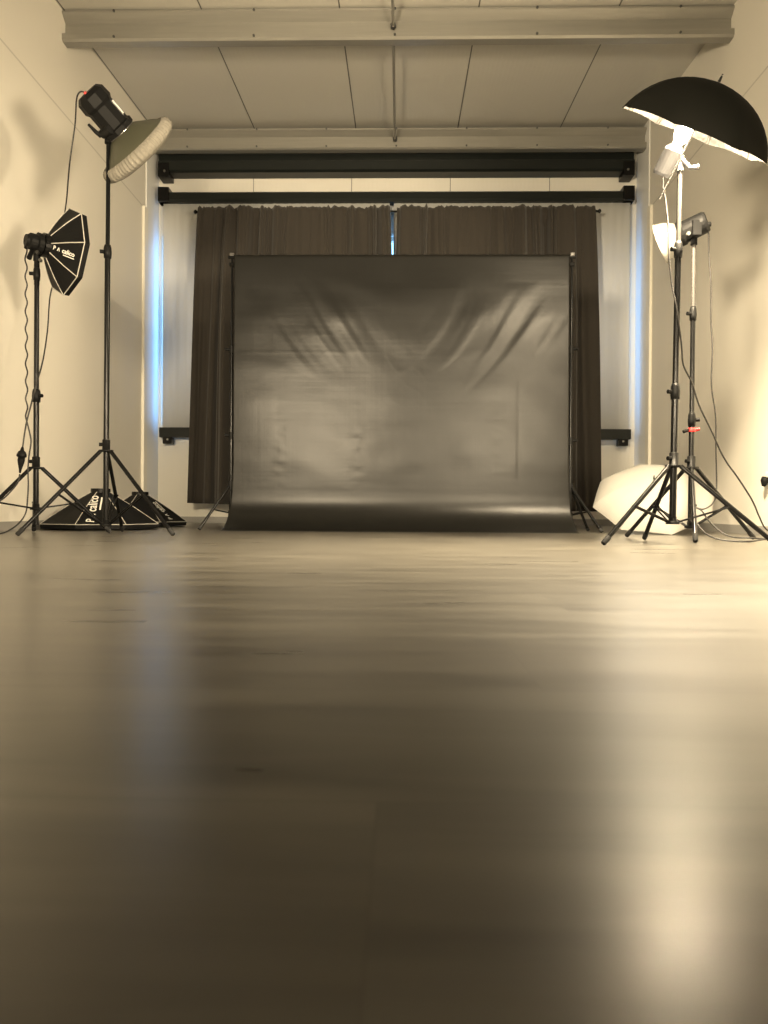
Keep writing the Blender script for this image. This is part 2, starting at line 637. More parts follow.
zt, zb = zat(152, YR), zat(172, YR)
x0, x1 = xat(159, 160, YR), xat(634, 160, YR)
ca = thing('blind_cassette', (0, YR, zb), 'black blind cassette right below the rear roof beam, uppermost of the dark rails', 'cassette')
MB().prism_x([(YR, zb), (YR - 0.03, zb + 0.02), (YR - 0.035, zb + 0.12), (YR - 0.005, zb + 0.135), (YR - 0.005, zt - 0.02), (YR + 0.02, zt), (YR + 0.16, zt), (YR + 0.16, zb)], x0, x1).build('housing', M['rail'], ca)
for x, s in ((x0, 1), (x1, -1)):
    MB().box((min(x, x + s * 0.13), YR - 0.045, zb - 0.06), (max(x, x + s * 0.13), YR + 0.16, zb + 0.10)).build('bracket', M['black_metal'], ca, bevel=0.006)
    MB().cyl((x + s * 0.08, YR - 0.045, zb), (x + s * 0.08, YR - 0.055, zb), 0.014, 8).build('screw', M['chrome'], ca)
zt2, zb2 = zat(191.5, YR), zat(202, YR)
bl = thing('window_blind', (0, YR, zb2), 'wide white window blind with black head rail and black bottom rail behind the curtains', 'blind')
MB().prism_x([(YR - 0.01, zb2), (YR - 0.03, zb2 + 0.03), (YR - 0.03, zt2 - 0.02), (YR, zt2), (YR + 0.10, zt2), (YR + 0.10, zb2)], x0, x1).build('head_rail', M['rail'], bl)
for x, s in ((x0, 1), (x1, -1)):
    MB().box((min(x, x + s * 0.13), YR - 0.045, zb2 + 0.0), (max(x, x + s * 0.13), YR + 0.10, zt2 + 0.045)).build('bracket', M['black_metal'], bl, bevel=0.006)
zt3, zb3 = zat(428.5, YR), zat(438.5, YR)
sx0, sx1 = xat(163, 320, YR + 0.04), xat(629.5, 320, YR + 0.04)
gap_a, gap_b = xat(389.5, 240, YR + 0.04), xat(393.5, 240, YR + 0.04)
for ga, gb in ((sx0, gap_a), (gap_b, sx1)):
    rows = []
    for i in range(2):
        z = zb2 + 0.02 if i == 0 else zt3 - 0.02
        rows.append([(ga + (gb - ga) * j / 240, YR + 0.04 + 0.0022 * math.sin(j * 2 * PI / 8), z) for j in range(241)])
    MB().grid(rows).build('screen', M['screen'], bl, solid=0.003)
MB().box((sx0 - 0.02, YR - 0.03, zb3), (sx1 + 0.01, YR + 0.09, zt3)).build('bottom_rail', M['rail'], bl, bevel=0.006)
for x, s in ((sx0 + 0.02, 1), (sx1 - 0.02, -1)):
    MB().box((min(x, x + s * 0.11), YR - 0.02, zb3 - 0.075), (max(x, x + s * 0.11), YR + 0.08, zb3 + 0.005)).build('end_bracket', M['black_metal'], bl, bevel=0.005)
    MB().cyl((x + s * 0.06, YR - 0.02, zb3 - 0.025), (x + s * 0.06, YR - 0.035, zb3 - 0.025), 0.012, 8).build('screw', M['chrome'], bl)

# ------------------------------------------------------------------ curtains on their rod
YC = 8.36
zr = zat(211.5, YC)
rx0, rx1 = xat(197, 211, YC), xat(598, 213, YC)
rod = thing('curtain_rod', (0, YC, zr), 'thin black curtain rod with ball ends carrying both dark curtains', 'rod')
MB().tube([(rx0, YC, zr), (rx1, YC, zr)], 0.012).build('pole', M['black_metal'], rod)
for x, s in ((rx0, -1), (rx1, 1)):
    MB().lathe([(0, 0.001), (0.006, 0.016), (0.018, 0.024), (0.032, 0.020), (0.042, 0.001)], (x - s * 0.004, YC, zr), (s, 0, 0), 16).build('finial', M['black_metal'], rod)
for x in (rx0 + 0.05, (rx0 + rx1) / 2 + 0.085, rx1 - 0.05):
    MB().tube([(x, YC + 0.008, zr), (x, YB - 0.18, zr)], 0.008, 8).build('bracket', M['black_metal'], rod)


def curtain(name, xt0, xt1, xb0, xb1, zbot0, zbot1, seed, label):
    rnd = random.Random(seed)
    ns, nv = 420, 46
    waves = [(rnd.uniform(26, 32), rnd.uniform(0, 6.3), 0.9), (rnd.uniform(44, 56), rnd.uniform(0, 6.3), 0.5), (rnd.uniform(80, 100), rnd.uniform(0, 6.3), 0.2), (rnd.uniform(9, 12), rnd.uniform(0, 6.3), 0.6)]
    rows = []
    for i in range(nv):
        v = i / (nv - 1)
        row = []
        for j in range(ns):
            u = j / (ns - 1)
            z_b = zbot0 + (zbot1 - zbot0) * u
            ruff = 0.05 * noise.noise(Vector((u * 55, seed, 0))) + 0.02 * noise.noise(Vector((u * 140, seed, 3)))
            ztop = zr + 0.035 + ruff * 0.5
            z = ztop + (z_b - ztop) * v ** 1.15
            xt, xb = xt0 + (xt1 - xt0) * u, xb0 + (xb1 - xb0) * u
            ease = v ** 0.8
            x = xt + (xb - xt) * ease
            # irregular pleats, tight at the header, fuller below
            uu = u + 0.012 * math.sin(u * 23 + seed) + 0.006 * math.sin(v * 4 + u * 40)
            w = sum(a * math.sin(k * uu * 2 * PI / 2.2 + ph) for k, ph, a in waves)
            fine = math.sin(uu * 210 + 3 * math.sin(uu * 37)) * 0.5
            amp = 0.042 + 0.045 * min(1, v * 2.2)
            env = 0.55 + 0.45 * math.sin(u * 9.5 + seed * 1.7)
            y = YC - 0.05 + amp * (abs(w) ** 0.8 * (1 if w > 0 else -1)) * 0.9 * env + 0.010 * fine * max(0.15, 1 - v * 2.5)
            if 0.004 < v < 0.05:
                y -= 0.004
            # stay on the room side of the rod below it, wrapped in front at the header
            y = min(y, YC - 0.016 if v < 0.06 else YC + 0.05)
            row.append((x + 0.012 * amp / 0.04 * math.cos(20 * uu * 2 * PI / 2.2), y - 0.004, z))
        rows.append(row)
    o = MB().grid(rows).build(name, M['curtain'], solid=0.003)
    return tag(o, label, 'curtain', 'pair of dark curtains')


zl, zm, zrr = zat(503, YC, 187), 0.17, zat(511.5, YC, 600)
gx_t, gx_b = xat(391, 211, YC), xat(394, 500, YC)
curtain('window_curtain', rx0 + 0.015, xat(389.8, 211, YC), xat(186.5, 500, YC), xat(393.5, 500, YC), zl, zm, 3, 'long dark taupe curtain left of the narrow bright gap, its left edge hanging free')
curtain('window_curtain', xat(396.2, 211, YC), rx1 - 0.055, xat(392.0, 500, YC), xat(598.5, 500, YC), zm, zrr, 8, 'long dark taupe curtain right of the narrow bright gap, reaching towards the white umbrella')

# ------------------------------------------------------------------ backdrop stand and cloth
YS = 6.10
px0, px1 = at(231.5, 380, YS).x, at(571.0, 380, YS).x
zbar = zat(257, YS)
st = thing('backdrop_stand', ((px0 + px1) / 2, YS, 0), 'black two-post backdrop stand carrying the dark vinyl sheet', 'stand')
for px, pyj, s in ((px0, (350, 436), -1), (px1, (349, 440), 1)):
    MB().tube([(px, YS, 0.30), (px, YS, zat(pyj[1], YS))], 0.016).build('post', M['black_metal'], st)
    p2 = MB().tube([(px, YS, zat(pyj[1], YS)), (px, YS, zat(pyj[0], YS))], 0.0135)
    p2.tube([(px, YS, zat(pyj[0], YS)), (px, YS, zbar + 0.02)], 0.011)
    p2.build('upper_post', M['black_metal'], st)
    for yy in pyj:
        z = zat(yy, YS)
        k = MB().cyl((px, YS, z - 0.03), (px, YS, z + 0.03), 0.021)
        k.build('collar', M['black_plastic'], st)
        MB().cyl((px + s * 0.018, YS - 0.005, z), (px + s * 0.05, YS - 0.02, z), 0.012, 10).build('knob', M['black_plastic'], st)
    # cross bar clip at the top of the post
    k = MB().box((px - 0.02, YS - 0.022, zbar - 0.08), (px + 0.02, YS + 0.022, zbar - 0.05))
    k.build('clip', M['black_metal'], st, bevel=0.003)
    MB().box((px - 0.016, YS - 0.02, zbar + 0.005), (px + 0.018, YS + 0.02, zbar + 0.03)).build('cap', M['chrome'], st, bevel=0.003)
    zc = 0.36
    MB().cyl((px, YS, zc - 0.025), (px, YS, zc + 0.04), 0.024).build('leg_collar', M['black_plastic'], st)
    zl_ = 0.14
    MB().cyl((px, YS, zl_ - 0.02), (px, YS, zl_ + 0.02), 0.022).build('lower_collar', M['black_plastic'], st)
    MB().tube([(px, YS, zl_ - 0.02), (px, YS, 0.30)], 0.014).build('lower_post', M['black_metal'], st)
    angs = {-1: (235, 2, 100), 1: (305, 178, 50)}[s]
    for a in angs:
        ar = math.radians(a)
        R_ = 0.33
        d = Vector((math.cos(ar), math.sin(ar), 0))
        A = Vector((px, YS, zc)) + d * 0.02
        B = Vector((px, YS, 0.012)) + d * R_
        lg = MB().tube([A, B], 0.0115).build('leg', M['black_metal'], st)
        MB().tube([B + (A - B) * 0.06, B], [0.0145, 0.0145]).build('rubber_foot', M['rubber'], lg)
        mid = A + (B - A) * 0.55
        MB().tube([Vector((px, YS, zl_)) + d * 0.018, mid], 0.006, 8).build('brace', M['black_metal'], lg)
MB().tube([(px0 - 0.03, YS, zbar), (px1 + 0.03, YS, zbar)], 0.014).build('crossbar', M['black_metal'], st)


def backdrop():
    xa, xb = px0 + 0.022, px1 - 0.022
    R, flat, HC = 0.25, 0.05, 0.34
    ztop = zbar + 0.018
    yv = YS - 0.035
    prof = [(YS + 0.02, zbar - 0.10), (YS + 0.021, zbar), (YS + 0.012, zbar + 0.014), (YS, zbar + 0.020), (YS - 0.016, zbar + 0.012)]
    n_v = 170
    for i in range(n_v + 1):
        t = i / n_v
        prof.append((YS - 0.022 - 0.013 * min(1, t * 4), zbar - 0.0 - (zbar - R - 0.004) * t))
    prof = [q for q in prof if q[1] > HC + 0.004 or q[0] > YS - 0.02]
    ncv = 40
    for i in range(0, ncv + 1):
        q = i / ncv
        # sheet leaves the vertical gently and runs out flat onto the floor
        prof.append((yv - R * (0.80 * q ** 3.2 + 0.20 * (1 - math.sqrt(max(0.0, 1 - q ** 4)))), 0.004 + HC * (1 - q)))
    for i in range(1, 5):
        prof.append((yv - R - flat * i / 4, 0.004))
    cols = 260
    rows = []
    for (y, z) in prof:
        row = []
        for j in range(cols + 1):
            u = j / cols
            t = 1 - z / zbar          # 0 top .. 1 floor
            flare = 0.030 * max(0, (t - 0.75) / 0.25) ** 1.5
            x = (xa - flare) + (xb - xa + 2 * flare) * u
            d = 0.0
            if y < YS - 0.02 and z > 0.03:
                env_v = max(0.0, min(1.0, (t - 0.02) / 0.1)) * max(0.0, min(1.0, (1 - t - 0.1) / 0.15))
                X = u * 2.7
                Z = t * 2.25
                # loose folds drawn down and inwards from the upper left, and mirrored on the right
                for side in (0, 1):
                    Xs = X if side == 0 else 2.7 - X
                    bend = 0.16 * (Z - 0.2) ** 2 * (1 if side == 0 else 1.4)
                    q = Xs - 0.46 * Z - bend + 0.05 * noise.noise(Vector((Xs * 1.5, Z * 1.5, side * 5.0)))
                    top_ = 0.25 + 0.25 * noise.noise(Vector((q * 3.1, 1.0, side)))
                    low_ = 0.95 + 0.45 * noise.noise(Vector((q * 4.3, 7.0, side)))
                    m_ = max(0.0, min(1.0, (Z - top_) / 0.35)) * max(0.0, min(1.0, (low_ - Z) / 0.35))
                    m_ *= math.exp(-((q - 0.30) / 0.42) ** 2)
                    rid = noise.noise(Vector((q * 6.0, Z * 0.5, 3.0 + side * 9)))
                    rid2 = noise.noise(Vector((q * 14.0, Z * 1.1, 8.0 + side * 9)))
                    d += m_ * (0.017 * rid + 0.006 * rid2) * (1 if side == 0 else 0.8)
                d += 0.012 * noise.noise(Vector((X * 1.1, Z * 1.3, 2.0))) * env_v
                d += 0.0040 * noise.noise(Vector((X * 3.5, Z * 5.0, 9.0))) * env_v
                # short sharp creases and soft puckers lower down
                cr = noise.noise(Vector((X * 5 + 3, Z * 7, 1.5)))
                d += 0.0010 * math.exp(-(cr / 0.09) ** 2) * env_v * max(0, noise.noise(Vector((X * 1.7, Z * 1.7, 31.0))))
                for cxp in (0.385, 1.01, 2.12):
                    d += 0.0026 * math.exp(-((X - cxp) / 0.045) ** 2) * noise.noise(Vector((X * 7, Z * 19, cxp))) * env_v * max(0, min(1, (t - 0.45) * 5))
                d += -0.0022 * math.exp(-((X - 2.30) / 0.014) ** 2) * env_v * max(0, min(1, (t - 0.4) * 8))
                d += 0.0010 * math.exp(-((Z - 0.79) / 0.010) ** 2) * env_v * max(0, math.sin(X * 2.1 + 0.6) - 0.4)
            row.append((x, y - abs(d) * 0.2 - d * 0.8, z))
        rows.append(row)
    return rows


o = MB().grid(backdrop()).build('photo_backdrop', M['vinyl'], solid=0.0015, offset=0)
tag(o, 'large black vinyl backdrop sheet hung in the middle and curving onto the floor', 'backdrop')


# ------------------------------------------------------------------ light stands
def light_stand(base, foot_angles, R, zc, zl_, sections, joints, top, label, lean=(0, 0), upper_mat=None, red=None, leg_r=0.0125):
    bx, by = base
    t = thing('light_stand', (bx, by, 0), label, 'stand', 'tripod light stands')

    def P(z):
        return Vector((bx + lean[0] * (z - zc), by + lean[1] * (z - zc), z))
    for i, (z0, z1, r) in enumerate(sections):
        nm = 'lower_pole' if i == 0 else 'upper_pole'
        MB().tube([P(z0), P(z1)], r, 16).build(nm, (upper_mat if (upper_mat and i == len(sections) - 1) else M['black_metal']), t)
    # collar with a plate where the legs hinge
    c = MB().lathe([(0, 0.001), (0, 0.045), (0.012, 0.045), (0.012, 0.024), (0.075, 0.024), (0.08, 0.020), (0.08, 0.001)], P(zc - 0.012), P(zc + 1) - P(zc), 18)
    c.build('collar', M['black_plastic'], t)
    MB().cyl(P(zc + 0.035) + Vector((-0.02, -0.01, 0)), P(zc + 0.035) + Vector((-0.040, -0.018, 0)), 0.012, 10).build('knob', M['black_plastic'], t)
    MB().lathe([(0, 0.001), (0, 0.036), (0.016, 0.036), (0.016, 0.022), (0.04, 0.021), (0.04, 0.001)], P(zl_ - 0.012), (0, 0, 1), 18).build('lower_collar', M['black_plastic'], t)
    for k, (z, s, r) in enumerate(joints):
        MB().lathe([(0, 0.001), (0, r), (0.035, r * 1.12), (0.07, r), (0.085, r * 0.8), (0.085, 0.001)], P(z - 0.04), P(z + 1) - P(z), 16).build('joint', M['black_plastic'], t)
        MB().cyl(P(z) + Vector((s * r, -0.008, 0)), P(z) + Vector((s * (r + 0.022), -0.014, 0)), 0.012, 10).build('knob', M['black_plastic'], t)
    if red:
        p = P(red)
        MB().lathe([(0, 0.021), (0.012, 0.026), (0.024, 0.021)], p - Vector((0, 0, 0.012)), (0, 0, 1), 16).build('ring', M['red'], t)['label'] = 'red ring'
        MB().cyl(p + Vector((0.02, 0, 0)), p + Vector((0.045, -0.01, 0.006)), 0.011, 10).build('knob', M['red'], t)['label'] = 'red knob'
        MB().tube([p + Vector((-0.018, -0.006, 0)), p + Vector((-0.055, -0.012, -0.012))], [0.008, 0.011], 8).build('lever', M['black_plastic'], t)
    for a in foot_angles:
        ar = math.radians(a)
        d = Vector((math.cos(ar), math.sin(ar), 0))
        A = P(zc - 0.008) + d * 0.037
        B = Vector((bx, by, 0.0135)) + d * R
        dirn = (B - A).normalized()
        lg = MB().tube([A, B], leg_r, 12).build('leg', M['black_metal'], t)
        MB().tube([B - dirn * 0.05, B - dirn * 0.005, B], [leg_r * 1.18, leg_r * 1.18, leg_r * 0.9], 12).build('rubber_foot', M['rubber'], lg)
        mid = A + (B - A) * 0.53
        side = d.cross(Vector((0, 0, 1))) * 0.012
        br = MB()
        for s in (-1, 1):
            br.tube([P(zl_) + d * 0.028 + side * s * 0.9, mid + side * s], 0.0048, 8)
        br.cyl(mid - side * 1.5, mid + side * 1.5, 0.006, 8)
        br.build('brace', M['black_metal'], lg)
    return P


D1 = 4.76
c1 = at(106, 490, D1)
PL1 = light_stand((c1.x, c1.y), (226, 338, 100), 0.545, zat(450, D1, 105), zat(524, D1, 105),
                  [(zat(525, D1, 105), zat(252, D1, 105), 0.0175), (zat(252, D1, 105), zat(139, D1, 105), 0.0135)],
                  [(zat(252, D1, 105), -1, 0.023)], None, 'tall black tripod light stand on the left carrying the beauty dish light', lean=(0.003, 0))
D2 = 4.78
c2 = at(36, 480, D2)
PL2 = light_stand((c2.x, c2.y), (236, 18, 118), 0.46, zat(467, D2, 36), zat(508, D2, 36),
                  [(zat(525, D2, 36), zat(395, D2, 36), 0.0175), (zat(395, D2, 36), zat(285, D2, 36), 0.0155), (zat(285, D2, 36), zat(258, D2, 36), 0.017)],
                  [(zat(396, D2, 36), 1, 0.024), (zat(274, D2, 36), -1, 0.02)], None, 'black tripod light stand by the left wall carrying the raised octagonal softbox')
D3 = 4.05
c3 = at(673.5, 490, D3)
PR1 = light_stand((c3.x, c3.y), (208, 89, 329), 0.50, zat(465, D3, 674), zat(522, D3, 673),
                  [(zat(523, D3, 673), zat(392, D3, 675), 0.0185), (zat(392, D3, 675), zat(250, D3, 678), 0.016), (zat(250, D3, 678), zat(166, D3, 680), 0.0125)],
                  [(zat(392, D3, 675), -1, 0.023), (zat(250, D3, 678), -1, 0.021)], None, 'tall black tripod light stand under the lit silver and black umbrella',
                  lean=(0.012, 0.0), upper_mat=M['pole_grey'])
D4 = 4.60
c4 = at(691, 490, D4)
PR2 = light_stand((c4.x, c4.y), (252, 12, 132), 0.44, zat(467, D4, 691), zat(526, D4, 690),
                  [(zat(527, D4, 690), zat(420, D4, 691), 0.0165), (zat(420, D4, 691), zat(314, D4, 691), 0.0145), (zat(314, D4, 691), zat(240, D4, 692), 0.0125)],
                  [(zat(420, D4, 691), 1, 0.021), (zat(314, D4, 691), -1, 0.019)], None, 'black tripod light stand with red clamp ring behind the umbrella light',
                  lean=(0.003, 0), upper_mat=M['pole_grey'], red=zat(430, D4, 691))


# ------------------------------------------------------------------ printed marks
def text_mesh(s, size, extrude=0.0004):
    cu = bpy.data.curves.new('letters', 'FONT')
    cu.body = s
    cu.size = size
    cu.extrude = extrude
    cu.offset = size * 0.012
    to = bpy.data.objects.new('letters', cu)
    COL.objects.link(to)
    dg = bpy.context.evaluated_depsgraph_get()
    dg.update()
    me = bpy.data.meshes.new_from_object(to.evaluated_get(dg))
    COL.objects.unlink(to)
    bpy.data.objects.remove(to)
    return me


def letters(parent, origin, ex, ey, s, size, name='lettering'):
    """s printed with its baseline along ex, its tops along ey"""
    ex = Vector(ex).normalized()
    ez = ex.cross(Vector(ey)).normalized()
    ey = ez.cross(ex)
    me = text_mesh(s, size)
    R = Matrix((ex, ey, ez)).transposed()
    me.transform(Matrix.Translation(Vector(origin)) @ R.to_4x4())
    me.materials.clear()
    me.materials.append(M['print'])
    o = bpy.data.objects.new(name, me)
    COL.objects.link(o)
    o.parent = parent
    pl = Vector((0, 0, 0))
    q = parent
    while q is not None:
        pl += q.location
        q = q.parent
    o.location = -pl
    return o


def quad_point(c0, c1, r0, r1, s, t):
    """point on a cone panel: s = 0 ring .. 1 rim, t = 0..1 between its two ribs"""
    return (c0 * (1 - t) + c1 * t) * (1 - s) + (r0 * (1 - t) + r1 * t) * s


def octa(name, ring_c, n, R, depth, phi0, label, group=None, r0=0.075, lip=0.036, lit=False, text_panel=None, face_dir=None, near=Vector((0, -1, 0)), w_hint=None, base=None):
    n = Vector(n).normalized()
    if w_hint is None:
        n, u, w = frame_of(n, near)
    else:
        u = (near - n * near.dot(n)).normalized()
        w = n.cross(u)
        if w.dot(w_hint) < 0:
            w = -w
    ring_c = Vector(ring_c)
    rim_c = ring_c + n * depth
    t = thing(name, base if base is not None else ring_c, label, 'softbox', group or 'black octagonal softboxes')

    def vert(c, r, k):
        a = math.radians(phi0 + 45 * k)
        return c + (u * math.cos(a) + w * math.sin(a)) * r
    ns = 8
    cv = MB()
    rows = []
    for i in range(ns + 1):
        s = i / ns
        # taut fabric: slightly bowed inwards between ring and rim
        rr = r0 + (R - r0) * s + 0.012 * math.sin(PI * s)
        row = []
        for k in range(8):
            a, b_ = vert(ring_c + n * depth * s, rr, k), vert(ring_c + n * depth * s, rr, k + 1)
            for q in range(4):
                tt = q / 4
                p = a * (1 - tt) + b_ * tt
                p -= (p - (ring_c + n * depth * s)).normalized() * 0.012 * math.sin(PI * tt) * math.sin(PI * s)
                row.append(p)
        row.append(row[0])
        rows.append(row)
    # straight front lip
    row = []
    for k in range(8):
        a, b_ = vert(rim_c + n * lip, R * 0.99, k), vert(rim_c + n * lip, R * 0.99, k + 1)
        row += [a * (1 - q / 4) + b_ * q / 4 for q in range(4)]
    row.append(row[0])
    rows.append(row)
    cv.grid(rows, False)
    cv.build('canopy', M['nylon'], t, solid=0.003)
    # pale piping along ribs and rim
    for k in range(8):
        MB().tube([vert(ring_c, r0 + 0.002, k), vert(ring_c + n * depth * 0.5, r0 + (R - r0) * 0.5 + 0.014, k), vert(rim_c, R + 0.003, k)], 0.0035, 6).build('rib_piping', M['piping'], t)
    pts = [vert(rim_c, R + 0.003, k) for k in range(9)]
    rp = MB()
    for k in range(8):
        rp.tube([pts[k], pts[k + 1]], 0.0032, 6)
    rp.build('rim_piping', M['piping'], t)
    # speed ring
    MB().lathe([(-0.03, r0 * 0.80), (-0.03, r0 * 1.02), (0.004, r0 * 1.05), (0.012, r0 * 0.98), (0.012, r0 * 0.8)], ring_c, n, 24, smooth=False, close=True).build('mounting_ring', M['black_metal'], t)
    # front diffuser, set back inside the lip
    df = MB()
    rows = []
    for i in range(7):
        rr = R * 0.965 * i / 6
        row = []
        for k in range(8):
            a, b_ = vert(rim_c + n * (0.012 + 0.012 * (1 - (i / 6) ** 2)), max(rr, 0.001), k), vert(rim_c + n * (0.012 + 0.012 * (1 - (i / 6) ** 2)), max(rr, 0.001), k + 1)
            row += [a * (1 - q / 4) + b_ * q / 4 for q in range(4)]
        row.append(row[0])
        rows.append(row)
    df.grid(rows)
    df.build('diffuser', M['diffuser'] if lit else M['sock'], t)
    return t, vert, ring_c, rim_c, r0, R


# raised octagonal softbox on the left stand
nO = Vector((0.69, 0.72, -0.05)).normalized()
ring = at(47.0, 246, D2 - 0.02)
so, vert, rc, rm, r0_, R_ = octa('octagonal_softbox', ring, nO, 0.285, 0.125, -2, 'raised black octagonal softbox with pale ribs on the stand by the left wall')


def panel_text(t, vert, rc, rm, r0_, R_, k, s_from, s_to, tpos, size, flip=False, gaps=True, word='calico', invert=False):
    a0, a1 = vert(rc, r0_, k), vert(rc, r0_, k + 1)
    b0, b1 = vert(rm, R_, k), vert(rm, R_, k + 1)
    nrm = ((b0 + b1) / 2 - (a0 + a1) / 2).cross(b1 - b0).normalized()
    cen = (rc + rm) / 2
    mid = quad_point(a0, a1, b0, b1, 0.5, 0.5)
    if nrm.dot(mid - cen) < 0:
        nrm = -nrm

    def Q(s, tt):
        return quad_point(a0, a1, b0, b1, s, tt) + nrm * 0.012
    ex = (Q(s_to, tpos) - Q(s_from, tpos)).normalized()
    ey = nrm.cross(ex)
    L = (Q(s_to, tpos) - Q(s_from, tpos)).length
    org = Q(s_from, tpos)
    p = letters(t, org, ex, ey, 'P', size)
    # the small peak sign printed after the P
    c = MB()
    q0 = org + ex * L * 0.20
    hh = size * 0.62
    for sgn in (-1, 1):
        a = q0 + ex * (hh * 0.40 + sgn * hh * 0.36)
        b_ = q0 + ex * hh * 0.40 + ey * hh
        dv = (b_ - a).normalized()
        sd = dv.cross(nrm) * hh * 0.10
        c.add([a + sd, a - sd, b_ - sd, b_ + sd, a + sd + nrm * .0008, a - sd + nrm * .0008, b_ - sd + nrm * .0008, b_ + sd + nrm * .0008],
              [(0, 1, 2, 3), (7, 6, 5, 4), (0, 4, 5, 1), (1, 5, 6, 2), (2, 6, 7, 3), (3, 7, 4, 0)])
    c.build('peak_mark', M['print'], t)
    w_ = letters(t, org + ex * L * 0.42, ex, ey, word, size * 1.15)
    # thin second line of print under the word
    u_ = MB()
    q1 = org + ex * L * 0.50 - ey * size * 0.32
    q2 = org + ex * L * 1.02 - ey * size * 0.32
    hv = ey * size * 0.07
    u_.add([q1 - hv, q2 - hv, q2 + hv, q1 + hv, q1 - hv + nrm * .0008, q2 - hv + nrm * .0008, q2 + hv + nrm * .0008, q1 + hv + nrm * .0008],
           [(0, 1, 2, 3), (7, 6, 5, 4), (0, 4, 5, 1), (1, 5, 6, 2), (2, 6, 7, 3), (3, 7, 4, 0)])
    u_.build('underline', M['print'], t)


panel_text(so, vert, rc, rm, r0_, R_, -1, 0.12, 0.82, 0.5, 0.036)

# strobe behind the raised softbox
hd = thing('studio_strobe', ring - nO * 0.05, 'small black strobe head behind the raised octagonal softbox', 'strobe', 'studio strobe heads')
A = ring - nO * 0.034
MB().lathe([(0, 0.001), (0, 0.066), (0.03, 0.068), (0.035, 0.054), (0.075, 0.052), (0.085, 0.040), (0.10, 0.036), (0.10, 0.001)], A, -nO, 20, smooth=False).build('body', M['black_plastic'], hd)
tp2 = PL2(zat(258, D2, 36))
k = MB().cyl(tp2 - Vector((0, 0, 0.02)), tp2 + Vector((0, 0, 0.05)), 0.022)
k.cyl(tp2 + Vector((0, 0, 0.05)), A - nO * 0.04, 0.020, 12)
k.build('bracket', M['black_plastic'], hd)
e0 = at(33, 248, D2 - 0.05)
MB().tube([tp2 + Vector((0, 0, 0.05)), e0, at(29, 258, D2 - 0.1)], [0.011, 0.012, 0.016], 10).build('handle', M['black_plastic'], hd)
MB().tube([A - nO * 0.08, at(29, 240, D2 - 0.1), at(26, 241, D2 - 0.1), at(26, 248, D2 - 0.06)], [0.012, 0.012, 0.014, 0.012], 10).build('plug', M['black_plastic'], hd)
for px_, py_ in ((38, 253), (41, 261)):
    c_ = at(px_, py_, D2 - 0.08)
    MB().cyl(c_, c_ + Vector((0.0, -0.015, 0.004)), 0.011, 10).build('screw', M['chrome'], hd)

# ------------------------------------------------------------------ beauty dish on the tall left stand
nB = Vector((0.545, 0.61, -0.575)).normalized()
tip1 = PL1(zat(139, D1, 105))
s0 = at(121, 131, D1)        # front of the strobe, where the dish locks on
hd1 = thing('studio_strobe', s0 - nB * 0.1, 'large black strobe head tilted down on the tall left stand', 'strobe', 'studio strobe heads')
b = MB()
b.lathe([(0, 0.001), (0, 0.105), (0.03, 0.107), (0.04, 0.094), (0.17, 0.092), (0.19, 0.106), (0.25, 0.102), (0.275, 0.075), (0.275, 0.001)], s0, -nB, 10, u=(0, 0, 1), smooth=False)
b.build('body', M['black_plastic'], hd1)
n_, u_, w_ = frame_of(nB)
g = MB()
for q in range(5):
    a = math.radians(20 + q * 22)
    dr = u_ * math.cos(a) + w_ * math.sin(a)
    g.tube([s0 - nB * 0.06 + dr * 0.094, s0 - nB * 0.16 + dr * 0.092], 0.004, 6)
g.build('vents', M['grey_plastic'], hd1)
lb = s0 - nB * 0.11 + (u_ * 0.86 + w_ * 0.5) * 0.091
MB().add([lb + nB * a_ + (w_ * 0.86 - u_ * 0.5) * c_ + (u_ * 0.86 + w_ * 0.5) * e_ for e_ in (0, .004) for a_, c_ in ((-.045, -.012), (.045, -.012), (.045, .012), (-.045, .012))],
         [(3, 2, 1, 0), (4, 5, 6, 7), (0, 1, 5, 4), (1, 2, 6, 5), (2, 3, 7, 6), (3, 0, 4, 7)]).build('plate', M['print'], hd1)['label'] = 'pale label plate'
rr_ = s0 - nB * 0.275 + u_ * 0.02 - w_ * 0.03
MB().cyl(rr_, rr_ - nB * 0.012, 0.010, 10).build('switch', M['red'], hd1)['label'] = 'red switch'
k = MB().cyl(tip1 - Vector((0, 0, 0.03)), tip1 + Vector((0, 0, 0.06)), 0.024)
pv = s0 - nB * 0.055 - w_ * 0.085
k.cyl(tip1 + Vector((0, 0, 0.05)), pv, 0.026, 12)
k.cyl(pv - u_ * 0.05, pv + u_ * 0.05, 0.030, 14)
k.cyl(pv, s0 - nB * 0.09 - w_ * 0.05, 0.035, 12)
k.build('bracket', M['black_plastic'], hd1)
MB().tube([at(101.5, 136, D1 - 0.03), at(96, 132, D1 - 0.05), at(88.5, 124.5, D1 - 0.06)], [0.017, 0.013, 0.009], 10).build('lever', M['black_plastic'], hd1)
dish = thing('beauty_dish', s0, 'wide beauty dish in a pale pleated diffusion cover on the tall left stand', 'light modifier')
RD = 0.272
MB().lathe([(0.0, 0.085), (0.012, 0.10), (0.02, 0.115), (0.045, 0.155), (0.075, 0.205), (0.105, 0.245), (0.13, 0.265), (0.15, RD)], s0, nB, 40).build('bowl', M['dish'], dish, solid=0.003)
MB().lathe([(-0.012, 0.082), (-0.012, 0.098), (0.006, 0.098), (0.006, 0.082)], s0, nB, 28, close=True, smooth=False).build('locking_ring', M['chrome'], dish)['label'] = 'silver locking ring'
rows = []
seg = 220
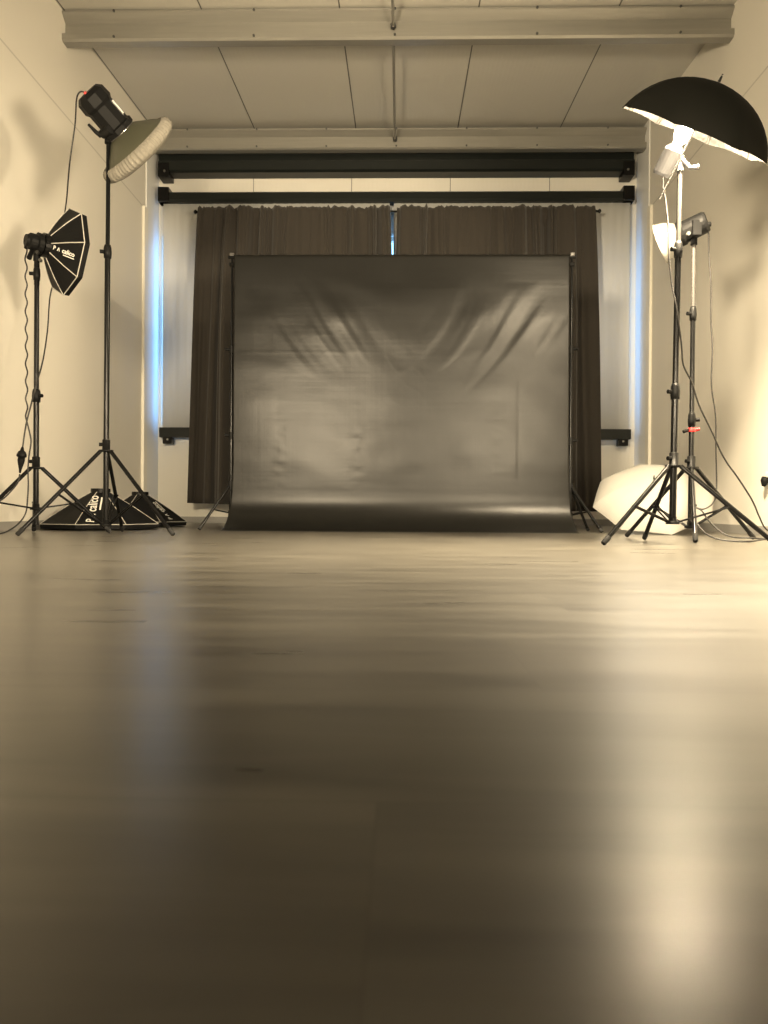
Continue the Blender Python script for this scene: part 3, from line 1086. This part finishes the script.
for (d, r, am) in ((0.100, RD - 0.022, 0.003), (0.108, RD - 0.006, 0.005), (0.125, RD + 0.006, 0.005), (0.148, RD + 0.012, 0.004), (0.168, RD + 0.008, 0.0025), (0.182, RD - 0.012, 0.0012),
                   (0.196, RD * 0.82, 0.0), (0.208, RD * 0.5, 0), (0.213, 0.02, 0)):
    row = []
    for j in range(seg):
        a = 2 * PI * j / seg
        jit = am * (2.2 * math.sin(j * 2 * PI / 3.6 + 1.5 * math.sin(j * 0.21)) + 0.6 * math.sin(j * 0.71))
        row.append(s0 + nB * d + (u_ * math.cos(a) + w_ * math.sin(a)) * (r + jit))
    row.append(row[0])
    rows.append(row)
MB().grid(rows).build('diffusion_cover', M['sock'], dish)

# ------------------------------------------------------------------ umbrella light on the right
tip3 = PR1(zat(166, D3, 680))
nU = Vector((0.335, -0.49, 0.81)).normalized()
hd3 = thing('studio_strobe', tip3, 'grey strobe head with glowing bulb pointing up into the silver umbrella', 'strobe', 'studio strobe heads')
lampc = at(671, 157, D3)
MB().lathe([(-0.10, 0.001), (-0.10, 0.048), (-0.085, 0.055), (0.03, 0.055), (0.045, 0.048), (0.06, 0.035), (0.06, 0.001)], lampc, nU, 20, smooth=False).build('body', M['grey_plastic'], hd3, bevel=0.0)
bc = lampc + nU * 0.125
MB().lathe([(-0.065, 0.022), (-0.05, 0.026), (-0.03, 0.038), (0.0, 0.045), (0.022, 0.040), (0.040, 0.024), (0.047, 0.001)], bc, nU, 24).build('bulb', M['bulb'], hd3)
k = MB().cyl(tip3 - Vector((0, 0, 0.03)), tip3 + Vector((0, 0, 0.055)), 0.020)
k.cyl(tip3 + Vector((0, 0, 0.05)), lampc - nU * 0.03, 0.024, 12)
k.build('bracket', M['grey_plastic'], hd3, bevel=0)
MB().tube([tip3 + Vector((0.0, -0.01, 0.035)), at(690, 168, D3 - 0.03), at(699, 167, D3 - 0.05)], [0.014, 0.012, 0.014], 10).build('lever', M['grey_plastic'], hd3)

um = thing('photo_umbrella', tip3 + Vector((0, -0.02, 0.06)), 'open black umbrella with silver lining glowing at upper right', 'umbrella')
sh0 = at(659.5, 199, D3 + 0.02)
apex_d = 0.60
apex = None
shaft_o = sh0
# shaft runs from its free lower end up to the tip of the canopy
apex = shaft_o + nU * 0.66
best = None
for i in range(200):
    L_ = 0.3 + i * 0.005
    q = shaft_o + nU * L_
    d = CR.transposed() @ (q - Vector((0, 0, H)))
    yy = 512 - F * d.y / -d.z
    if best is None or abs(yy - 83) < best[0]:
        best = (abs(yy - 83), q)
apex = best[1]
MB().tube([shaft_o, apex + nU * 0.035], 0.005, 10).build('shaft', M['chrome'], um)
MB().tube([apex + nU * 0.004, apex + nU * 0.04], [0.008, 0.004], 10).build('ferrule', M['black_metal'], um)
RU, DU = 0.412, 0.25


def umbrella_rows(apex, n, R, depth, phase, inset=0.0, seg=8, sub=6, rings=12, sag=0.03, power=2.0):
    n, u, w = frame_of(n)
    rows = []
    for i in range(rings + 1):
        s = i / rings
        r = (R - inset) * math.sin(s * PI / 2 * 0.78) / math.sin(PI / 2 * 0.78)
        d = inset + (depth - inset) * (1 - math.cos(s * PI / 2 * 0.78)) / (1 - math.cos(PI / 2 * 0.78))
        row = []
        for k in range(seg * sub + 1):
            a = 2 * PI * k / (seg * sub) + phase
            f = (k % sub) / sub
            fl = 1 - sag * math.sin(PI * f) * s * 1.6      # fabric pulled in between the ribs
            lift = 0.035 * math.sin(PI * f) * s ** 3 * depth
            row.append(apex - n * (d - lift) + (u * math.cos(a) + w * math.sin(a)) * max(r, 0.0015) * fl)
        rows.append(row)
    return rows


MB().grid(umbrella_rows(apex, nU, RU, DU, 0.3, sag=0.05)).build('canopy', M['umb_black'], um)
MB().grid(umbrella_rows(apex, nU, RU - 0.001, DU, 0.3, 0.006, sag=0.05)).build('silver_lining', M['silver'], um)['label'] = 'crinkled silver lining'
n_, uu_, ww_ = frame_of(nU)
for k_ in range(8):
    a = 0.3 + 2 * PI * k_ / 8
    dr = uu_ * math.cos(a) + ww_ * math.sin(a)
    pts = []
    for i in range(9):
        s = i / 8
        r = (RU - 0.012) * math.sin(s * PI / 2 * 0.78)
        d = 0.014 + (DU - 0.014) * (1 - math.cos(s * PI / 2 * 0.78)) / (1 - math.cos(PI / 2 * 0.78))
        pts.append(apex - nU * d + dr * max(r, 0.006))
    MB().tube(pts, 0.003, 6).build('rib', M['chrome'], um)

# ------------------------------------------------------------------ small reflector light behind it
tip4 = PR2(zat(240, D4, 692))
nR = Vector((-0.80, 0.50, -0.30)).normalized()
bc4 = at(693, 228, D4)
hd4 = thing('studio_strobe', tip4, 'grey strobe head with a white bell reflector behind the umbrella stand', 'strobe', 'studio strobe heads')
MB().lathe([(-0.085, 0.001), (-0.085, 0.058), (-0.07, 0.066), (0.05, 0.068), (0.06, 0.076), (0.085, 0.076), (0.085, 0.001)], bc4, nR, 20, smooth=False).build('body', M['black_plastic'], hd4)
MB().lathe([(0.085, 0.070), (0.10, 0.083), (0.125, 0.100), (0.16, 0.114), (0.195, 0.123), (0.203, 0.128), (0.206, 0.124), (0.195, 0.118), (0.16, 0.108), (0.10, 0.077)], bc4, nR, 36).build('reflector', M['reflector'], hd4)['label'] = 'white bell-shaped reflector'
MB().lathe([(0.085, 0.03), (0.12, 0.034), (0.14, 0.022), (0.148, 0.001)], bc4, nR, 16).build('bulb', M['white_umb'], hd4)
k = MB().cyl(tip4 - Vector((0, 0, 0.03)), tip4 + Vector((0, 0, 0.03)), 0.020)
k.cyl(tip4 + Vector((0, 0, 0.02)), bc4, 0.022, 12)
k.box(tuple(bc4 + Vector((-0.03, -0.082, -0.07))), tuple(bc4 + Vector((0.02, -0.06, 0.02))))
k.build('bracket', M['black_plastic'], hd4)
c_ = at(688, 234, D4 - 0.10)
MB().cyl(c_, c_ + Vector((0, -0.015, 0)), 0.012, 10).build('screw', M['chrome'], hd4)
MB().cyl(bc4 - nR * 0.08 + Vector((0.02, -0.01, -0.02)), at(701, 226, D4 - 0.05), 0.015, 10).build('plug', M['black_plastic'], hd4)

# ------------------------------------------------------------------ softboxes lying face down on the floor


def floor_octa(cx, cy, R, depth, phi0, label, k_text, s0_, s1_, tpos, size):
    # rim on the floor, ring on top
    t, vert, rc, rm, r0_, R2 = octa('octagonal_softbox', (cx, cy, depth + 0.047), (0, 0, -1), R, depth, phi0, label, r0=0.075,
                                    near=Vector((0, -1, 0)), w_hint=Vector((1, 0, 0)), base=(cx, cy, 0))
    if k_text is not None:
        panel_text(t, vert, rc, rm, r0_, R2, k_text, s1_, s0_, tpos, size)
    return t


f1 = at(100.5, 520, 6.02)
floor_octa(f1.x, 6.02, 0.475, 0.255, 0.0, 'black octagonal softbox face down on the floor behind the tall left stand', 0, 0.22, 0.97, 0.36, 0.085)
f2 = at(140, 520, 7.02)
floor_octa(f2.x, 7.02, 0.455, 0.25, -3.0, 'black octagonal softbox face down on the floor, the one nearer the curtain', 1, 0.30, 0.95, 0.5, 0.06)

# ------------------------------------------------------------------ white umbrella resting on the floor
DW = 5.95
nW = Vector((-0.16, -0.56, 0.80)).normalized()
RW, DPW = 0.475, 0.19
n_, uw, ww = frame_of(nW)
cW = at(653, 500, DW)
cW.z = 0
apW = cW + nW * DPW
rw = umbrella_rows(apW, nW, RW, DPW, 0.25, seg=8, sub=2, rings=22, sag=0.045)
zmin = min(p.z for r_ in rw for p in r_)
sh = Vector((0, 0, 0.003 - zmin))
apW = apW + sh
um2 = thing('white_umbrella', (apW.x, apW.y, 0), 'white translucent photo umbrella resting open on the floor at the right', 'umbrella')
MB().grid(umbrella_rows(apW, nW, RW, DPW, 0.25, seg=8, sub=2, rings=22, sag=0.045), False).build('canopy', M['white_umb'], um2)
zend = 0.012
Ls = (apW.z - zend) / nW.z
MB().tube([apW - nW * Ls, apW + nW * 0.03], 0.0045, 8).build('shaft', M['chrome'], um2)
MB().tube([apW + nW * 0.003, apW + nW * 0.035], [0.007, 0.004], 8).build('ferrule', M['black_metal'], um2)
for k_ in range(8):
    a = 0.25 + 2 * PI * k_ / 8
    dr = uw * math.cos(a) + ww * math.sin(a)
    pts = []
    for i in range(9):
        s = i / 8
        r = (RW - 0.006) * math.sin(s * PI / 2 * 0.78)
        d = 0.008 + (DPW - 0.008) * (1 - math.cos(s * PI / 2 * 0.78)) / (1 - math.cos(PI / 2 * 0.78))
        pts.append(apW - nW * d + dr * max(r, 0.004))
    MB().tube(pts, 0.0025, 6).build('rib', M['chrome'], um2)


# ------------------------------------------------------------------ cables
def cable(pts, label, r=0.0048, n=8, name='power_cable'):
    P = smooth_path(pts, n)
    P = [Vector((p.x, p.y, max(p.z, r + 0.001))) for p in P]
    t = thing(name, P[-1], label, 'cable', 'black power cables')
    MB().tube(P, r, 8).build('cord', M['cable'], t)
    return t


t = cable([at(91.5, 98, D1 - 0.1), at(86, 93, D1 - 0.1), at(80, 92, D1 - 0.1), at(76.5, 100, D1 - 0.1), at(75, 125, D1 - 0.12), at(69.5, 165, D1 - 0.05), at(66.5, 200, 5.05), at(63, 225, 5.2), at(59.5, 250, 5.25),
           at(55.5, 275, 5.22), at(50, 297, 5.12), at(47.5, 330, 4.95), at(43, 360, 4.8), at(37, 382, 4.62), at(31, 405, 4.62), at(26, 425, 4.62), at(22.5, 448, 4.62)],
          'black power cable hanging in a curve from the beauty dish strobe to its plug')
MB().tube([at(91.5, 98, D1 - 0.1), at(98, 105, D1 - 0.1)], [0.011, 0.014], 10).build('connector', M['black_plastic'], t)
pa, pb = at(22.5, 447, 4.62), at(19.8, 474, 4.62)
axp = (pb - pa).normalized()
MB().lathe([(0, 0.001), (0, 0.007), (0.022, 0.012), (0.03, 0.022), (0.05, 0.030), (0.062, 0.030), (0.066, 0.021), (0.085, 0.022), (0.105, 0.018), (0.14, 0.009), (0.165, 0.006), (0.165, 0.001)], pa, axp, 14).build('plug', M['black_plastic'], t)
MB().tube(smooth_path([pb, at(18, 482, 4.6), at(12, 490, 4.55), at(4, 498, 4.5), at(-8, 506, 4.45)]), 0.0048, 8).build('lead', M['cable'], t)

pts = []
for i in range(60):
    v = i / 59
    yy = 246 + (418 - 246) * v
    pts.append(at(26 + 1.0 * math.sin(v * 62) + 0.7 * v + (1 - v) * 0, yy, D2 - 0.05 - 0.05 * math.sin(v * 9)))
pts += [at(29.5, 432, D2 - 0.06), at(31, 442, D2 - 0.06), at(29, 456, D2 - 0.06), at(28, 470, D2 - 0.06), at(28.3, 485, D2 - 0.06), at(27.5, 500, D2 - 0.06), at(26, 512, D2 - 0.06),
        at(21, 521, D2 - 0.1), at(13, 528, D2 - 0.15), at(3, 533, D2 - 0.22), at(-10, 535, D2 - 0.25)]
cable(pts, 'crinkled black cable falling straight down beside the left softbox stand', 0.0048, 4)

cable([at(663.5, 176, D3), at(663, 186, D3), at(665.5, 200, D3), at(668, 225, D3 - 0.02), at(668.5, 250, D3 - 0.03), at(672, 285, D3 - 0.04), at(677, 310, D3 - 0.05), at(681.5, 345, D3 + 0.02), at(683.5, 365, D3 + 0.08),
       at(692, 383, D3 + 0.12), at(699, 405, D3 + 0.15), at(712, 432, D3 + 0.18), at(724, 458, D3 + 0.2), at(738, 478, D3 + 0.22), at(752, 500, D3 + 0.25), at(759, 516, D3 + 0.27), at(766, 529, D3 + 0.28), at(780, 536, D3 + 0.28)],
      'long black cable sweeping from the umbrella strobe down to the right')
cable([at(701, 226, D4 - 0.05), at(705, 224, D4 - 0.05), at(708.5, 232, D4 - 0.04), at(709, 255, D4), at(711, 285, D4 + 0.02), at(711, 320, D4 + 0.04), at(712.5, 350, D4 + 0.05), at(711.5, 385, D4 + 0.06), at(715.5, 415, D4 + 0.08),
       at(716, 450, D4 + 0.1), at(716.5, 490, D4 + 0.12), at(713, 503, D4 + 0.0), at(704, 509, D4 - 0.1), at(697, 508, D4 - 0.1), at(702, 511, D4 - 0.12), at(709, 521, D4 - 0.15), at(720, 531, D4 - 0.2), at(732, 537, D4 - 0.25),
       at(752, 538, D4 - 0.3), at(775, 540, D4 - 0.32)],
      'thin black cable hanging from the white reflector strobe and looping on the floor')
cable([at(690, 520, D4 - 0.25), at(697, 524, D4 - 0.3), at(704, 532, D4 - 0.35), at(712, 537, D4 - 0.4), at(726, 540.5, D4 - 0.45), at(748, 541.5, D4 - 0.5), at(760, 540, D4 - 0.45), at(776, 538, D4 - 0.4)],
      'black floor cable curling between the two right stands')
sk = thing('wall_plug', at(767, 485, 5.75), 'black plug on the right wall at the edge of the view', 'plug')
pk = at(769, 480, 5.60)
MB().box(tuple(Vector((XR - 0.014, pk.y - 0.06, pk.z - 0.06))), (XR - 0.001, pk.y + 0.06, pk.z + 0.06)).build('socket_plate', M['trim'], sk, bevel=0.004)
MB().lathe([(0, 0.001), (0, 0.028), (0.03, 0.03), (0.05, 0.022), (0.07, 0.012), (0.07, 0.001)], (XR - 0.035, pk.y, pk.z + 0.02), (-0.25, 0, -1), 14).build('plug_body', M['black_plastic'], sk)

# ------------------------------------------------------------------ lights
def lamp(name, kind, loc, energy, col, **kw):
    d = bpy.data.lights.new(name, kind)
    d.energy = energy
    d.color = col
    for k_, v_ in kw.items():
        setattr(d, k_, v_)
    o = bpy.data.objects.new(name, d)
    COL.objects.link(o)
    o.location = loc
    return o


WARM = (1.0, 0.815, 0.545)
# modelling lamp of the umbrella strobe: bare bulb shining all round, plus an added downward spot
GL = bc + nU * 0.10
lamp('bulb_glow', 'POINT', GL, 135, WARM, shadow_soft_size=0.045)
s = lamp('added_umbrella_bounce', 'SPOT', GL, 1150, WARM, shadow_soft_size=0.05, spot_size=math.radians(152), spot_blend=0.9)  # added spot aimed down, stands in for light bounced by the silver lining
s.rotation_euler = Vector((-0.02, 0.10, 1.0)).to_track_quat('Z', 'Y').to_euler()
# two more studio lights stand behind the photographer, aimed at the backdrop
for loc, aim, en in (((-1.27, 0.3, 1.42), (0.2, 6.0, 1.9), 1000), ((1.5, 1.1, 1.15), (-1.3, 6.0, 1.75), 620)):
    f_ = lamp('studio_light', 'SPOT', loc, en, WARM, shadow_soft_size=0.26, spot_size=math.radians(92), spot_blend=1.0)
    f_.rotation_euler = (Vector(loc) - Vector(aim)).to_track_quat('Z', 'Y').to_euler()

# blue dusk outside the window
wd = bpy.data.worlds.new('dusk_sky')
sc.world = wd
wd.use_nodes = True
bg = wd.node_tree.nodes['Background']
bg.inputs['Color'].default_value = (0.25, 0.55, 1.0, 1)
bg.inputs['Strength'].default_value = 2.8
po = lamp('window_portal', 'AREA', ((WX0 + WX1) / 2, YB + TH + 0.02, (WZ0 + WZ1) / 2), 1, (1, 1, 1), shape='RECTANGLE', size=WX1 - WX0, size_y=WZ1 - WZ0)
po.rotation_euler = (-PI / 2, 0, 0)
po.data.cycles.is_portal = True

sc.view_settings.view_transform = 'Standard'
sc.view_settings.look = 'None'
sc.view_settings.gamma = 1.0
sc.view_settings.use_curve_mapping = False
sc.view_settings.exposure = 0.82
sc.cycles.use_denoising = True
sc.cycles.max_bounces = 10
sc.cycles.diffuse_bounces = 6
sc.cycles.glossy_bounces = 5
sc.cycles.transparent_max_bounces = 12
sc.cycles.sample_clamp_indirect = 8.0
sc.cycles.blur_glossy = 0.5
